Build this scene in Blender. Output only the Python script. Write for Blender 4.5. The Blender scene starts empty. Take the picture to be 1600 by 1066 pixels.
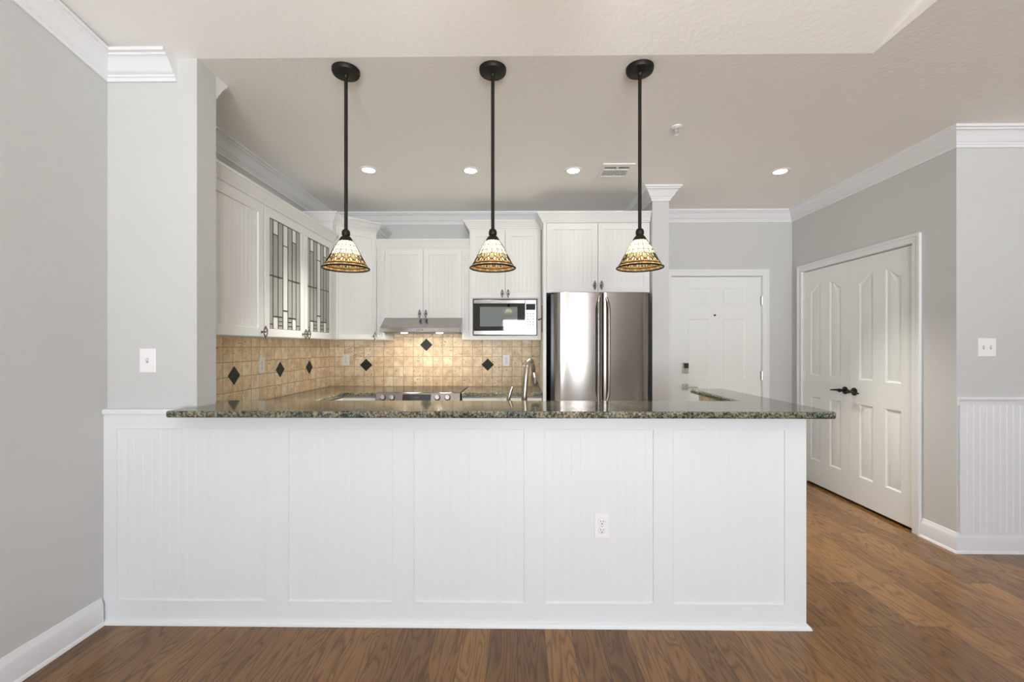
import bpy, bmesh, math, random
from mathutils import Vector, Matrix
random.seed(7)
PI = math.pi
C = bpy.context.scene.collection
S = bpy.context.scene

# ------------------------------------------------------------------ camera, sky, exposure
cd = bpy.data.cameras.new('camera'); cam = bpy.data.objects.new('camera', cd); C.objects.link(cam)
cd.sensor_width = 36.0; cd.lens = 680.0 / 1600.0 * 36.0
cd.shift_y = 8.0 / 1600.0; cd.clip_start = 0.05
cam.location = (0, 0, 1.34); cam.rotation_euler = (PI / 2, 0, math.radians(0.7))
S.camera = cam
S.view_settings.view_transform = 'Standard'; S.view_settings.look = 'None'
S.view_settings.gamma = 1.0; S.view_settings.use_curve_mapping = False
S.view_settings.exposure = -0.10
S.cycles.max_bounces = 12; S.cycles.diffuse_bounces = 8; S.cycles.glossy_bounces = 5
S.cycles.transmission_bounces = 6; S.cycles.transparent_max_bounces = 8
S.cycles.sample_clamp_indirect = 6.0
S.cycles.use_denoising = True
S.cycles.caustics_reflective = False; S.cycles.caustics_refractive = False

SKY_STRENGTH = 28.0
W = bpy.data.worlds.new('sky'); S.world = W; W.use_nodes = True
nt = W.node_tree; nt.nodes.clear()
wo = nt.nodes.new('ShaderNodeOutputWorld'); wb = nt.nodes.new('ShaderNodeBackground')
tc = nt.nodes.new('ShaderNodeTexCoord'); sx = nt.nodes.new('ShaderNodeSeparateXYZ')
cr = nt.nodes.new('ShaderNodeValToRGB'); mr = nt.nodes.new('ShaderNodeMapRange')
mr.inputs[1].default_value = -1; mr.inputs[2].default_value = 1
nt.links.new(tc.outputs['Generated'], sx.inputs[0]); nt.links.new(sx.outputs[2], mr.inputs[0])
nt.links.new(mr.outputs[0], cr.inputs[0]); nt.links.new(cr.outputs[0], wb.inputs[0]); nt.links.new(wb.outputs[0], wo.inputs[0])
e = cr.color_ramp.elements
e[0].position = 0.0; e[0].color = (1.95, 1.96, 2.0, 1)
e[1].position = 1.0; e[1].color = (.74, .82, .95, 1)
for p, c in ((.46, (1.92, 1.94, 1.97, 1)), (.52, (.95, 1.0, 1.06, 1)), (.62, (.84, .90, 1.0, 1))):
    k = e.new(p); k.color = c
wb.inputs[1].default_value = SKY_STRENGTH

def area(name, loc, rot, sx_, sy_, power, col=(1, 1, 1), portal=False):
    l = bpy.data.lights.new(name, 'AREA'); l.shape = 'RECTANGLE'; l.size = sx_; l.size_y = sy_
    l.energy = power; l.color = col
    if portal: l.cycles.is_portal = True
    o = bpy.data.objects.new(name, l); C.objects.link(o); o.location = loc; o.rotation_euler = rot
    return o
# daylight comes through the glazing of the living room behind the camera
area('window_portal', (.175, -3.98, 1.25), (PI / 2, 0, 0), 1.25, 1.78, 1, portal=True)
area('tall_window_portal', (1.60, -3.98, 1.51), (PI / 2, 0, 0), .75, 2.30, 1, portal=True)

# ------------------------------------------------------------------ materials
def newmat(name):
    m = bpy.data.materials.new(name); m.use_nodes = True
    n = m.node_tree; b = n.nodes['Principled BSDF']
    return m, n, b
def N(n, t, **kw):
    x = n.nodes.new(t)
    for k, v in kw.items(): setattr(x, k, v)
    return x
def paint(name, col, rough=.4, var=.02, scale=6., bump=0., bscale=120., metal=0., spec=.5, coat=0.):
    """painted / plain surface with slight procedural variation"""
    m, n, b = newmat(name)
    t = N(n, 'ShaderNodeTexCoord'); no = N(n, 'ShaderNodeTexNoise'); no.inputs['Scale'].default_value = scale
    no.inputs['Detail'].default_value = 3
    n.links.new(t.outputs['Object'], no.inputs['Vector'])
    mx = N(n, 'ShaderNodeMix', data_type='RGBA')
    n.links.new(no.outputs['Fac'], mx.inputs[0])
    mx.inputs[6].default_value = tuple(max(0, c * (1 - var)) for c in col) + (1,)
    mx.inputs[7].default_value = tuple(min(1, c * (1 + var)) for c in col) + (1,)
    n.links.new(mx.outputs[2], b.inputs['Base Color'])
    b.inputs['Roughness'].default_value = rough; b.inputs['Metallic'].default_value = metal
    b.inputs['Specular IOR Level'].default_value = spec; b.inputs['Coat Weight'].default_value = coat
    if bump:
        n2 = N(n, 'ShaderNodeTexNoise'); n2.inputs['Scale'].default_value = bscale; n2.inputs['Detail'].default_value = 4
        n.links.new(t.outputs['Object'], n2.inputs['Vector'])
        bp = N(n, 'ShaderNodeBump'); bp.inputs['Strength'].default_value = bump; bp.inputs['Distance'].default_value = .004
        n.links.new(n2.outputs['Fac'], bp.inputs['Height']); n.links.new(bp.outputs[0], b.inputs['Normal'])
    return m
M = {}
M['wall'] = paint('grey_wall_paint', (.580, .587, .577), .6, .01, 3, .25, 160)
M['ceiling'] = paint('textured_ceiling_paint', (.91, .89, .865), .8, .012, 3, .35, 45)
M['trim'] = paint('white_trim_paint', (.775, .79, .80), .45, .008)
M['cab'] = paint('cabinet_paint', (.745, .745, .73), .5, .01)
M['dooro'] = paint('door_paint', (.80, .82, .80), .38, .008)
M['plastic'] = paint('white_plastic', (.86, .86, .86), .3, .005)
M['slot'] = paint('dark_slot', (.03, .03, .03), .5)
M['screw'] = paint('grey_screw', (.45, .45, .45), .4)
M['bronze'] = paint('oil_rubbed_bronze', (.018, .014, .011), .5, .1, 30, metal=.6)
M['black'] = paint('black_plastic', (.012, .012, .013), .3)
M['blackmetal'] = paint('black_metal', (.012, .011, .010), .35, metal=.3)
M['pewter'] = paint('antique_pewter', (.20, .19, .18), .35, .2, 60, metal=1.)
M['nickel'] = paint('satin_nickel', (.55, .53, .49), .28, .04, 30, metal=1.)
M['faucet'] = paint('brushed_bronze_nickel', (.50, .43, .36), .25, .04, 30, metal=1.)
M['chrome'] = paint('chrome', (.8, .8, .8), .1, metal=1.)
M['lead'] = paint('lead_came', (.05, .05, .048), .45, metal=.3)
M['slate'] = paint('green_black_slate', (.022, .027, .025), .55, .5, 60, .2, 60, spec=.3)
M['dark'] = paint('painted_gap_shade', (.02, .02, .02), .7)  # flat black standing in for shade behind the doors
M['maple'] = paint('maple_underside', (.55, .40, .25), .5, .15, 8)
M['copper'] = paint('brown_bronze', (.22, .12, .06), .35, metal=.7)
M['grey_vent'] = paint('vent_shadow', (.30, .29, .27), .7)
M['blackglass'] = paint('black_glass', (.006, .006, .007), .03, spec=.9)
M['badge'] = paint('grey_badge', (.18, .18, .18), .3, metal=.8)

def steel(name, col, rough, axis):
    m, n, b = newmat(name)
    t = N(n, 'ShaderNodeTexCoord'); mp = N(n, 'ShaderNodeMapping')
    mp.inputs['Scale'].default_value = (4, 4, 400) if axis == 'x' else (400, 400, 3)
    no = N(n, 'ShaderNodeTexNoise'); no.inputs['Scale'].default_value = 1.; no.inputs['Detail'].default_value = 2
    n.links.new(t.outputs['Object'], mp.inputs[0]); n.links.new(mp.outputs[0], no.inputs['Vector'])
    r = N(n, 'ShaderNodeMapRange'); r.inputs[3].default_value = rough * .8; r.inputs[4].default_value = rough * 1.3
    n.links.new(no.outputs['Fac'], r.inputs[0]); n.links.new(r.outputs[0], b.inputs['Roughness'])
    b.inputs['Base Color'].default_value = col + (1,); b.inputs['Metallic'].default_value = 1.
    bp = N(n, 'ShaderNodeBump'); bp.inputs['Strength'].default_value = .02; bp.inputs['Distance'].default_value = .001
    n.links.new(no.outputs['Fac'], bp.inputs['Height']); n.links.new(bp.outputs[0], b.inputs['Normal'])
    return m
M['steel'] = steel('brushed_steel', (.45, .43, .405), .17, 'x')
M['fridge'] = steel('stainless_door', (.31, .285, .265), .22, 'x')
_n = M['fridge'].node_tree; _b = _n.nodes['Principled BSDF']; _t = _n.nodes.new('ShaderNodeTangent'); _t.direction_type = 'RADIAL'; _t.axis = 'Z'
_n.links.new(_t.outputs[0], _b.inputs['Tangent']); _b.inputs['Anisotropic'].default_value = .92; _b.inputs['Anisotropic Rotation'].default_value = .25

def glow(name, col, strength):
    m, n, b = newmat(name)
    b.inputs['Base Color'].default_value = (.8, .8, .8, 1)
    b.inputs['Emission Color'].default_value = col + (1,); b.inputs['Emission Strength'].default_value = strength
    return m
M['lens'] = glow('recessed_lamp_lens', (1., .95, .89), 30.)
M['bulb'] = glow('warm_bulb', (1., .86, .66), 60.)
M['hoodlamp'] = glow('hood_lamp', (1., .88, .72), 330.)

def shade_glass(name, col, trans=.75):
    m, n, b = newmat(name)
    n.nodes.remove(b)
    out = n.nodes['Material Output']
    t = N(n, 'ShaderNodeTexCoord'); no = N(n, 'ShaderNodeTexNoise'); no.inputs['Scale'].default_value = 45; no.inputs['Detail'].default_value = 3
    n.links.new(t.outputs['Object'], no.inputs['Vector'])
    mx = N(n, 'ShaderNodeMix', data_type='RGBA'); n.links.new(no.outputs['Fac'], mx.inputs[0])
    mx.inputs[6].default_value = tuple(c * .75 for c in col) + (1,); mx.inputs[7].default_value = tuple(min(1, c * 1.15) for c in col) + (1,)
    d = N(n, 'ShaderNodeBsdfDiffuse'); tr = N(n, 'ShaderNodeBsdfTranslucent'); g = N(n, 'ShaderNodeBsdfGlossy'); g.inputs['Roughness'].default_value = .15
    n.links.new(mx.outputs[2], d.inputs[0]); n.links.new(mx.outputs[2], tr.inputs[0])
    a = N(n, 'ShaderNodeMixShader'); a.inputs[0].default_value = trans
    n.links.new(d.outputs[0], a.inputs[1]); n.links.new(tr.outputs[0], a.inputs[2])
    c = N(n, 'ShaderNodeMixShader'); c.inputs[0].default_value = .04
    n.links.new(a.outputs[0], c.inputs[1]); n.links.new(g.outputs[0], c.inputs[2]); n.links.new(c.outputs[0], out.inputs[0])
    return m
M['cream'] = shade_glass('cream_art_glass', (.52, .47, .36))
M['amber'] = shade_glass('amber_art_glass', (.90, .46, .16), .7)
M['peach'] = shade_glass('peach_art_glass', (.95, .70, .50), .7)
M['yellow'] = shade_glass('yellow_green_art_glass', (.92, .82, .42), .7)
M['olive'] = shade_glass('olive_art_glass', (.66, .46, .18), .65)

def pane(name, col, alpha, rough):
    m, n, b = newmat(name); out = n.nodes['Material Output']
    t = N(n, 'ShaderNodeTexCoord'); no = N(n, 'ShaderNodeTexNoise'); no.inputs['Scale'].default_value = 55
    n.links.new(t.outputs['Object'], no.inputs['Vector'])
    bp = N(n, 'ShaderNodeBump'); bp.inputs['Strength'].default_value = .25; bp.inputs['Distance'].default_value = .002
    n.links.new(no.outputs['Fac'], bp.inputs['Height']); n.links.new(bp.outputs[0], b.inputs['Normal'])
    b.inputs['Base Color'].default_value = col + (1,); b.inputs['Roughness'].default_value = rough
    tr = N(n, 'ShaderNodeBsdfTransparent'); tr.inputs[0].default_value = (.93, .935, .94, 1)
    mx = N(n, 'ShaderNodeMixShader'); mx.inputs[0].default_value = alpha
    n.links.new(tr.outputs[0], mx.inputs[1]); n.links.new(b.outputs[0], mx.inputs[2]); n.links.new(mx.outputs[0], out.inputs[0])
    return m
M['greyglass'] = pane('grey_textured_glass', (.52, .53, .48), .68, .18)
M['whiteglass'] = pane('white_opal_glass', (.78, .79, .74), .93, .2)
M['window'] = pane('clear_window_glass', (.02, .02, .02), .06, .02)

def wood_floor():
    m, n, b = newmat('oak_plank_floor')
    t = N(n, 'ShaderNodeTexCoord'); mp = N(n, 'ShaderNodeMapping'); mp.inputs['Rotation'].default_value = (0, 0, PI / 2)
    n.links.new(t.outputs['Object'], mp.inputs[0])
    def brick(c1, c2, mortar):
        k = N(n, 'ShaderNodeTexBrick', offset=.37, offset_frequency=2)
        k.inputs['Color1'].default_value = c1; k.inputs['Color2'].default_value = c2; k.inputs['Mortar'].default_value = mortar
        k.inputs['Scale'].default_value = 1; k.inputs['Mortar Size'].default_value = .0011; k.inputs['Brick Width'].default_value = 1.05
        k.inputs['Row Height'].default_value = .127; k.inputs['Mortar Smooth'].default_value = .3
        n.links.new(mp.outputs[0], k.inputs[0]); return k
    rnd = brick((0, 0, 0, 1), (1, 1, 1, 1), (.5, .5, .5, 1))
    # per plank offset of the grain
    ad = N(n, 'ShaderNodeVectorMath', operation='MULTIPLY_ADD')
    n.links.new(rnd.outputs[0], ad.inputs[0]); ad.inputs[1].default_value = (7.3, 13.1, 3.7); n.links.new(mp.outputs[0], ad.inputs[2])
    sc = N(n, 'ShaderNodeMapping'); sc.inputs['Scale'].default_value = (1.9, 13, 1); n.links.new(ad.outputs[0], sc.inputs[0])
    no = N(n, 'ShaderNodeTexNoise'); no.inputs['Scale'].default_value = 1.; no.inputs['Detail'].default_value = 1.5; no.inputs['Distortion'].default_value = .35
    n.links.new(sc.outputs[0], no.inputs['Vector'])
    # contour lines of the noise = cathedral grain
    mu = N(n, 'ShaderNodeMath', operation='MULTIPLY'); mu.inputs[1].default_value = 11.; n.links.new(no.outputs['Fac'], mu.inputs[0])
    fr = N(n, 'ShaderNodeMath', operation='FRACT'); n.links.new(mu.outputs[0], fr.inputs[0])
    gr = N(n, 'ShaderNodeValToRGB'); n.links.new(fr.outputs[0], gr.inputs[0])
    g = gr.color_ramp.elements; g[0].position = 0; g[0].color = (.30, .30, .30, 1); g[1].position = 1.; g[1].color = (.42, .42, .42, 1)
    k = g.new(.3); k.color = (1, 1, 1, 1); k = g.new(.72); k.color = (.85, .85, .85, 1); g[len(g) - 1].color = (.32, .32, .32, 1)
    # fine pores
    sf = N(n, 'ShaderNodeMapping'); sf.inputs['Scale'].default_value = (5, 190, 1); n.links.new(ad.outputs[0], sf.inputs[0])
    nf = N(n, 'ShaderNodeTexNoise'); nf.inputs['Scale'].default_value = 1.; nf.inputs['Detail'].default_value = 3
    n.links.new(sf.outputs[0], nf.inputs['Vector'])
    mxg = N(n, 'ShaderNodeMix', data_type='RGBA', blend_type='MULTIPLY'); mxg.inputs[0].default_value = .55
    n.links.new(gr.outputs[0], mxg.inputs[6]); n.links.new(nf.outputs['Fac'], mxg.inputs[7])
    base = brick((.185, .089, .028, 1), (.345, .178, .058, 1), (.05, .025, .012, 1))
    darkc = N(n, 'ShaderNodeMix', data_type='RGBA', blend_type='MULTIPLY'); darkc.inputs[0].default_value = 1.
    n.links.new(base.outputs[0], darkc.inputs[6]); darkc.inputs[7].default_value = (.28, .22, .18, 1)
    fin = N(n, 'ShaderNodeMix', data_type='RGBA'); n.links.new(mxg.outputs[2], fin.inputs[0])
    n.links.new(darkc.outputs[2], fin.inputs[6]); n.links.new(base.outputs[0], fin.inputs[7])
    n.links.new(fin.outputs[2], b.inputs['Base Color'])
    b.inputs['Roughness'].default_value = .13; b.inputs['Specular IOR Level'].default_value = .5
    return m
M['floor'] = wood_floor()

def granite():
    m, n, b = newmat('green_brown_granite')
    t = N(n, 'ShaderNodeTexCoord')
    n1 = N(n, 'ShaderNodeTexNoise'); n1.inputs['Scale'].default_value = 7; n1.inputs['Detail'].default_value = 6; n1.inputs['Distortion'].default_value = 1.2
    n2 = N(n, 'ShaderNodeTexNoise'); n2.inputs['Scale'].default_value = 95; n2.inputs['Detail'].default_value = 5
    vo = N(n, 'ShaderNodeTexVoronoi'); vo.inputs['Scale'].default_value = 210
    for k in (n1, n2, vo): n.links.new(t.outputs['Object'], k.inputs['Vector'])
    r1 = N(n, 'ShaderNodeValToRGB'); n.links.new(n1.outputs['Fac'], r1.inputs[0])
    el = r1.color_ramp.elements; el[0].position = .30; el[0].color = (.035, .05, .04, 1); el[1].position = .75; el[1].color = (.24, .16, .085, 1)
    k = el.new(.48); k.color = (.11, .10, .065, 1); k = el.new(.58); k.color = (.16, .14, .095, 1)
    r2 = N(n, 'ShaderNodeValToRGB'); n.links.new(n2.outputs['Fac'], r2.inputs[0])
    el = r2.color_ramp.elements; el[0].position = .40; el[0].color = (.12, .12, .12, 1); el[1].position = .66; el[1].color = (2.4, 2.5, 2.4, 1)
    k = el.new(.52); k.color = (1, 1, 1, 1)
    mx = N(n, 'ShaderNodeMix', data_type='RGBA', blend_type='MULTIPLY'); mx.inputs[0].default_value = .85
    n.links.new(r1.outputs[0], mx.inputs[6]); n.links.new(r2.outputs[0], mx.inputs[7])
    r3 = N(n, 'ShaderNodeValToRGB'); n.links.new(vo.outputs['Color'], r3.inputs[0])
    el = r3.color_ramp.elements; el[0].position = .72; el[0].color = (0, 0, 0, 1); el[1].position = .80; el[1].color = (1, 1, 1, 1)
    m2 = N(n, 'ShaderNodeMix', data_type='RGBA'); n.links.new(r3.outputs[0], m2.inputs[0])
    n.links.new(mx.outputs[2], m2.inputs[6]); m2.inputs[7].default_value = (.20, .25, .22, 1)
    n.links.new(m2.outputs[2], b.inputs['Base Color'])
    b.inputs['Roughness'].default_value = .07; b.inputs['Specular IOR Level'].default_value = .5
    b.inputs['Coat Weight'].default_value = .15; b.inputs['Coat Roughness'].default_value = .05
    return m
M['granite'] = granite()

def travertine():
    m, n, b = newmat('tumbled_travertine_tile')
    t = N(n, 'ShaderNodeTexCoord')
    # u along the wall (x + y), v upward
    sp = N(n, 'ShaderNodeSeparateXYZ'); n.links.new(t.outputs['Object'], sp.inputs[0])
    cb = N(n, 'ShaderNodeCombineXYZ'); au = N(n, 'ShaderNodeMath', operation='ADD')
    n.links.new(sp.outputs[0], au.inputs[0]); n.links.new(sp.outputs[1], au.inputs[1])
    n.links.new(au.outputs[0], cb.inputs[0]); n.links.new(sp.outputs[2], cb.inputs[1])
    def brick(c1, c2, mo):
        k = N(n, 'ShaderNodeTexBrick', offset=0., squash=1.)
        k.inputs['Color1'].default_value = c1; k.inputs['Color2'].default_value = c2; k.inputs['Mortar'].default_value = mo
        k.inputs['Scale'].default_value = 1; k.inputs['Mortar Size'].default_value = .0032; k.inputs['Mortar Smooth'].default_value = .35
        k.inputs['Brick Width'].default_value = TP; k.inputs['Row Height'].default_value = TP; n.links.new(cb.outputs[0], k.inputs[0]); return k
    col = brick((.82, .66, .46, 1), (.93, .82, .66, 1), (.50, .38, .25, 1))
    rnd = brick((0, 0, 0, 1), (1, 1, 1, 1), (0, 0, 0, 1))
    of = N(n, 'ShaderNodeVectorMath', operation='MULTIPLY_ADD'); n.links.new(rnd.outputs[0], of.inputs[0]); of.inputs[1].default_value = (9, 5, 7)
    n.links.new(t.outputs['Object'], of.inputs[2])
    cl = N(n, 'ShaderNodeTexNoise'); cl.inputs['Scale'].default_value = 16; cl.inputs['Detail'].default_value = 5; n.links.new(of.outputs[0], cl.inputs['Vector'])
    rc = N(n, 'ShaderNodeValToRGB'); n.links.new(cl.outputs['Fac'], rc.inputs[0])
    el = rc.color_ramp.elements; el[0].position = .3; el[0].color = (.72, .62, .50, 1); el[1].position = .65; el[1].color = (1.08, 1.06, 1.02, 1)
    mx = N(n, 'ShaderNodeMix', data_type='RGBA', blend_type='MULTIPLY'); mx.inputs[0].default_value = .8
    n.links.new(col.outputs[0], mx.inputs[6]); n.links.new(rc.outputs[0], mx.inputs[7])
    # pits
    ps = N(n, 'ShaderNodeMapping'); ps.inputs['Scale'].default_value = (48, 48, 85); n.links.new(of.outputs[0], ps.inputs[0])
    pt = N(n, 'ShaderNodeTexNoise'); pt.inputs['Scale'].default_value = 1; pt.inputs['Detail'].default_value = 3; n.links.new(ps.outputs[0], pt.inputs['Vector'])
    pr = N(n, 'ShaderNodeValToRGB'); n.links.new(pt.outputs['Fac'], pr.inputs[0])
    el = pr.color_ramp.elements; el[0].position = .625; el[0].color = (0, 0, 0, 1); el[1].position = .70; el[1].color = (1, 1, 1, 1)
    m2 = N(n, 'ShaderNodeMix', data_type='RGBA'); n.links.new(pr.outputs[0], m2.inputs[0]); n.links.new(mx.outputs[2], m2.inputs[6])
    m2.inputs[7].default_value = (.25, .16, .085, 1)
    n.links.new(m2.outputs[2], b.inputs['Base Color']); b.inputs['Roughness'].default_value = .5
    hs = N(n, 'ShaderNodeMath', operation='MAXIMUM'); n.links.new(col.outputs['Fac'], hs.inputs[0]); n.links.new(pr.outputs[0], hs.inputs[1])
    bp = N(n, 'ShaderNodeBump'); bp.inputs['Strength'].default_value = .5; bp.inputs['Distance'].default_value = .003; bp.invert = True
    n.links.new(hs.outputs[0], bp.inputs['Height']); n.links.new(bp.outputs[0], b.inputs['Normal'])
    return m
TP = .1045
M['tile'] = travertine()

# ------------------------------------------------------------------ mesh builder
class MB:
    def __init__(s): s.v = []; s.f = []; s.mi = []
    def add(s, vs, fs, mi=0):
        o = len(s.v); s.v += [tuple(map(float, p)) for p in vs]
        s.f += [tuple(i + o for i in f) for f in fs]; s.mi += [mi] * len(fs); return s
    def box(s, x0, x1, y0, y1, z0, z1, mi=0):
        vs = [(x, y, z) for x in (x0, x1) for y in (y0, y1) for z in (z0, z1)]
        return s.add(vs, [(0, 1, 3, 2), (4, 6, 7, 5), (0, 4, 5, 1), (2, 3, 7, 6), (0, 2, 6, 4), (1, 5, 7, 3)], mi)
    def prism(s, poly, a, b, axis='z', mi=0):
        """poly of 2-D points swept between a and b; axis z:(x,y) y:(x,z) x:(y,z)"""
        n = len(poly)
        def p3(p, h): return {'z': (p[0], p[1], h), 'y': (p[0], h, p[1]), 'x': (h, p[0], p[1])}[axis]
        vs = [p3(p, a) for p in poly] + [p3(p, b) for p in poly]
        fs = [tuple(range(n - 1, -1, -1)), tuple(range(n, 2 * n))] + [(i, (i + 1) % n, n + (i + 1) % n, n + i) for i in range(n)]
        return s.add(vs, fs, mi)
    def lathe(s, prof, seg=32, c=(0, 0, 0), axis='z', mi=0, cap=True):
        n = len(prof); vs = []
        for (r, h) in prof:
            for k in range(seg):
                a = 2 * PI * k / seg; x, y = r * math.cos(a), r * math.sin(a)
                p = {'z': (x, y, h), 'y': (x, h, y), 'x': (h, x, y)}[axis]
                vs.append((p[0] + c[0], p[1] + c[1], p[2] + c[2]))
        fs = []
        for i in range(n - 1):
            for k in range(seg):
                fs.append((i * seg + k, i * seg + (k + 1) % seg, (i + 1) * seg + (k + 1) % seg, (i + 1) * seg + k))
        if cap:
            if prof[0][0] > 1e-6: fs.append(tuple(range(seg)))
            if prof[-1][0] > 1e-6: fs.append(tuple((n - 1) * seg + k for k in range(seg)))
        return s.add(vs, fs, mi)
    def tube(s, pts, r, seg=8, mi=0, closed=False):
        pts = [Vector(p) for p in pts]; n = len(pts)
        rs = r if isinstance(r, (list, tuple)) else [r] * n
        vs = []; ref = None
        for i, p in enumerate(pts):
            if closed: d = pts[(i + 1) % n] - pts[i - 1]
            else: d = pts[min(i + 1, n - 1)] - pts[max(i - 1, 0)]
            d.normalize()
            if ref is None:
                ref = Vector((0, 0, 1)) if abs(d.z) < .9 else Vector((1, 0, 0))
            u = d.cross(ref)
            if u.length < 1e-5: u = d.orthogonal()
            u.normalize(); w = d.cross(u); ref = w * -1 if False else u.cross(d) 
            for k in range(seg):
                a = 2 * PI * k / seg
                vs.append(p + (u * math.cos(a) + w * math.sin(a)) * rs[i])
        fs = []
        for i in range(n if closed else n - 1):
            j = (i + 1) % n
            for k in range(seg):
                fs.append((i * seg + k, i * seg + (k + 1) % seg, j * seg + (k + 1) % seg, j * seg + k))
        if not closed:
            fs += [tuple(range(seg)), tuple((n - 1) * seg + k for k in range(seg))]
        return s.add(vs, fs, mi)
    def sweep(s, prof, path, side=1, mi=0):
        """moulding: prof = [(outward, up)] along a mitred path of (x,y,z)"""
        n = len(path); m = len(prof); vs = []
        def nrm(a, b):
            dx, dy = b[0] - a[0], b[1] - a[1]; l = math.hypot(dx, dy); return (-dy / l * side, dx / l * side)
        for i, p in enumerate(path):
            if i == 0: q = nrm(path[0], path[1]); k = 1
            elif i == n - 1: q = nrm(path[-2], path[-1]); k = 1
            else:
                a = nrm(path[i - 1], p); b = nrm(p, path[i + 1]); q = (a[0] + b[0], a[1] + b[1]); l = math.hypot(*q); q = (q[0] / l, q[1] / l)
                k = 1 / max(.2, q[0] * a[0] + q[1] * a[1])
            for (o, u) in prof: vs.append((p[0] + q[0] * k * o, p[1] + q[1] * k * o, p[2] + u))
        fs = []
        for i in range(n - 1):
            for j in range(m):
                fs.append((i * m + j, i * m + (j + 1) % m, (i + 1) * m + (j + 1) % m, (i + 1) * m + j))
        fs += [tuple(range(m)), tuple((n - 1) * m + j for j in range(m))]
        return s.add(vs, fs, mi)
    def plate(s, outer, holes, y0, y1, mi=0):
        """flat plate in xz with holes, thickness from y0 to y1"""
        bm = bmesh.new(); es = []
        for lp in [outer] + holes:
            vv = [bm.verts.new((p[0], y0, p[1])) for p in lp]
            es += [bm.edges.new((vv[i], vv[(i + 1) % len(vv)])) for i in range(len(vv))]
        bmesh.ops.triangle_fill(bm, use_beauty=True, use_dissolve=False, edges=es)
        r = bmesh.ops.extrude_face_region(bm, geom=list(bm.faces))
        for q in r['geom']:
            if isinstance(q, bmesh.types.BMVert): q.co.y = y1
        bm.verts.index_update()
        s.add([tuple(q.co) for q in bm.verts], [tuple(x.index for x in fc.verts) for fc in bm.faces], mi)
        bm.free(); return s
    def loops(s, ls, mi=0, cap=True):
        """skin between equal-length loops of 3-D points"""
        n = len(ls[0]); vs = [p for l in ls for p in l]; fs = []
        for i in range(len(ls) - 1):
            for k in range(n): fs.append((i * n + k, i * n + (k + 1) % n, (i + 1) * n + (k + 1) % n, (i + 1) * n + k))
        if cap: fs.append(tuple((len(ls) - 1) * n + k for k in range(n)))
        return s.add(vs, fs, mi)
    def bead(s, x0, x1, z0, z1, yf, yb, pitch=.041, gw=.003, gd=.0013, mi=0):
        """vertical beadboard: front at yf (toward -y), back at yb"""
        n = max(1, round((x1 - x0) / pitch)); w = (x1 - x0) / n; pts = [(x0, yf)]
        for i in range(1, n):
            c = x0 + i * w
            pts += [(c - gw, yf), (c - gw * .45, yf + gd), (c, yf + gd * .35), (c + gw * .45, yf + gd), (c + gw, yf)]
        pts += [(x1, yf), (x1, yb), (x0, yb)]
        return s.prism(pts, z0, z1, 'z', mi)
    def build(s, name, mats, parent=None, smooth=35, bevel=0, seg=2):
        me = bpy.data.meshes.new(name); me.from_pydata(s.v, [], s.f)
        if not isinstance(mats, (list, tuple)): mats = [mats]
        for m in mats: me.materials.append(m)
        me.polygons.foreach_set('material_index', s.mi)
        bm = bmesh.new(); bm.from_mesh(me); bmesh.ops.recalc_face_normals(bm, faces=bm.faces); bm.to_mesh(me); bm.free()
        if smooth:
            me.polygons.foreach_set('use_smooth', [True] * len(me.polygons)); me.set_sharp_from_angle(angle=math.radians(smooth))
        me.update()
        o = bpy.data.objects.new(name, me); C.objects.link(o)
        if parent: o.parent = parent
        if bevel:
            b = o.modifiers.new('edge', 'BEVEL'); b.width = bevel; b.segments = seg; b.limit_method = 'ANGLE'; b.angle_limit = math.radians(40)
        return o
def tag(o, label=None, cat=None, group=None, kind=None):
    if label: o['label'] = label
    if cat: o['category'] = cat
    if group: o['group'] = group
    if kind: o['kind'] = kind
    return o
def thing(name, loc, label, cat, rz=0, group=None, kind=None):
    o = bpy.data.objects.new(name, None); o.empty_display_size = .05; C.objects.link(o)
    o.location = loc; o.rotation_euler = (0, 0, rz); return tag(o, label, cat, group, kind)
def dup(root, loc, label, rz=None):
    r = root.copy(); C.objects.link(r); r.location = loc; r['label'] = label
    if rz is not None: r.rotation_euler = (0, 0, rz)
    for ch in list(root.children):
        c = ch.copy(); C.objects.link(c); c.parent = r
        for g in list(ch.children):
            d = g.copy(); C.objects.link(d); d.parent = c
    return r
def struct(name, mb, m, label, cat, smooth=35, bevel=0):
    return tag(mb.build(name, m, None, smooth, bevel), label, cat, kind='structure')

# ------------------------------------------------------------------ room shell
XL = -2.0; XR = 2.85; YB = 4.60; YE = 4.55; YF = 2.86; ZC = 2.74; XV = 1.70; YC = 2.10; SL = .205; YR = -4.0; XFR = 4.6
zs = lambda y: ZC + SL * max(0, YC - y)
struct('floor', MB().box(XL - .1, XFR + .1, YR - .1, YB + .1, -.06, 0), M['floor'], 'brown oak plank floor running away from the camera', 'floor')
cm = MB().box(XL - .1, XFR + .1, YC, YB + .1, ZC, ZC + .08).box(XV, XFR + .1, YR - .1, YC, ZC, ZC + .08)
yr = YR - .1
cm.prism([(YC, ZC), (yr, zs(yr)), (yr, zs(yr) + .08), (YC, ZC + .08)], XL - .1, XV, 'x')
cm.prism([(YC, ZC + .08), (yr, ZC + .08), (yr, zs(yr) + .08), ], XV, XV + .06, 'x')
struct('ceiling', cm, M['ceiling'], 'white textured ceiling, flat over the kitchen and sloping up over the living room', 'ceiling', 20)
struct('floor_bounce', MB().box(XL, 1.25, 2.215, YB, 0, .004), paint('pale_bounce_floor', (.80, .77, .72), .4, .04, 4), 'unseen pale kitchen floor behind the half wall, added to bounce light upward', 'floor')  # unseen pale surface added so the can lights bounce onto the ceiling
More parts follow.
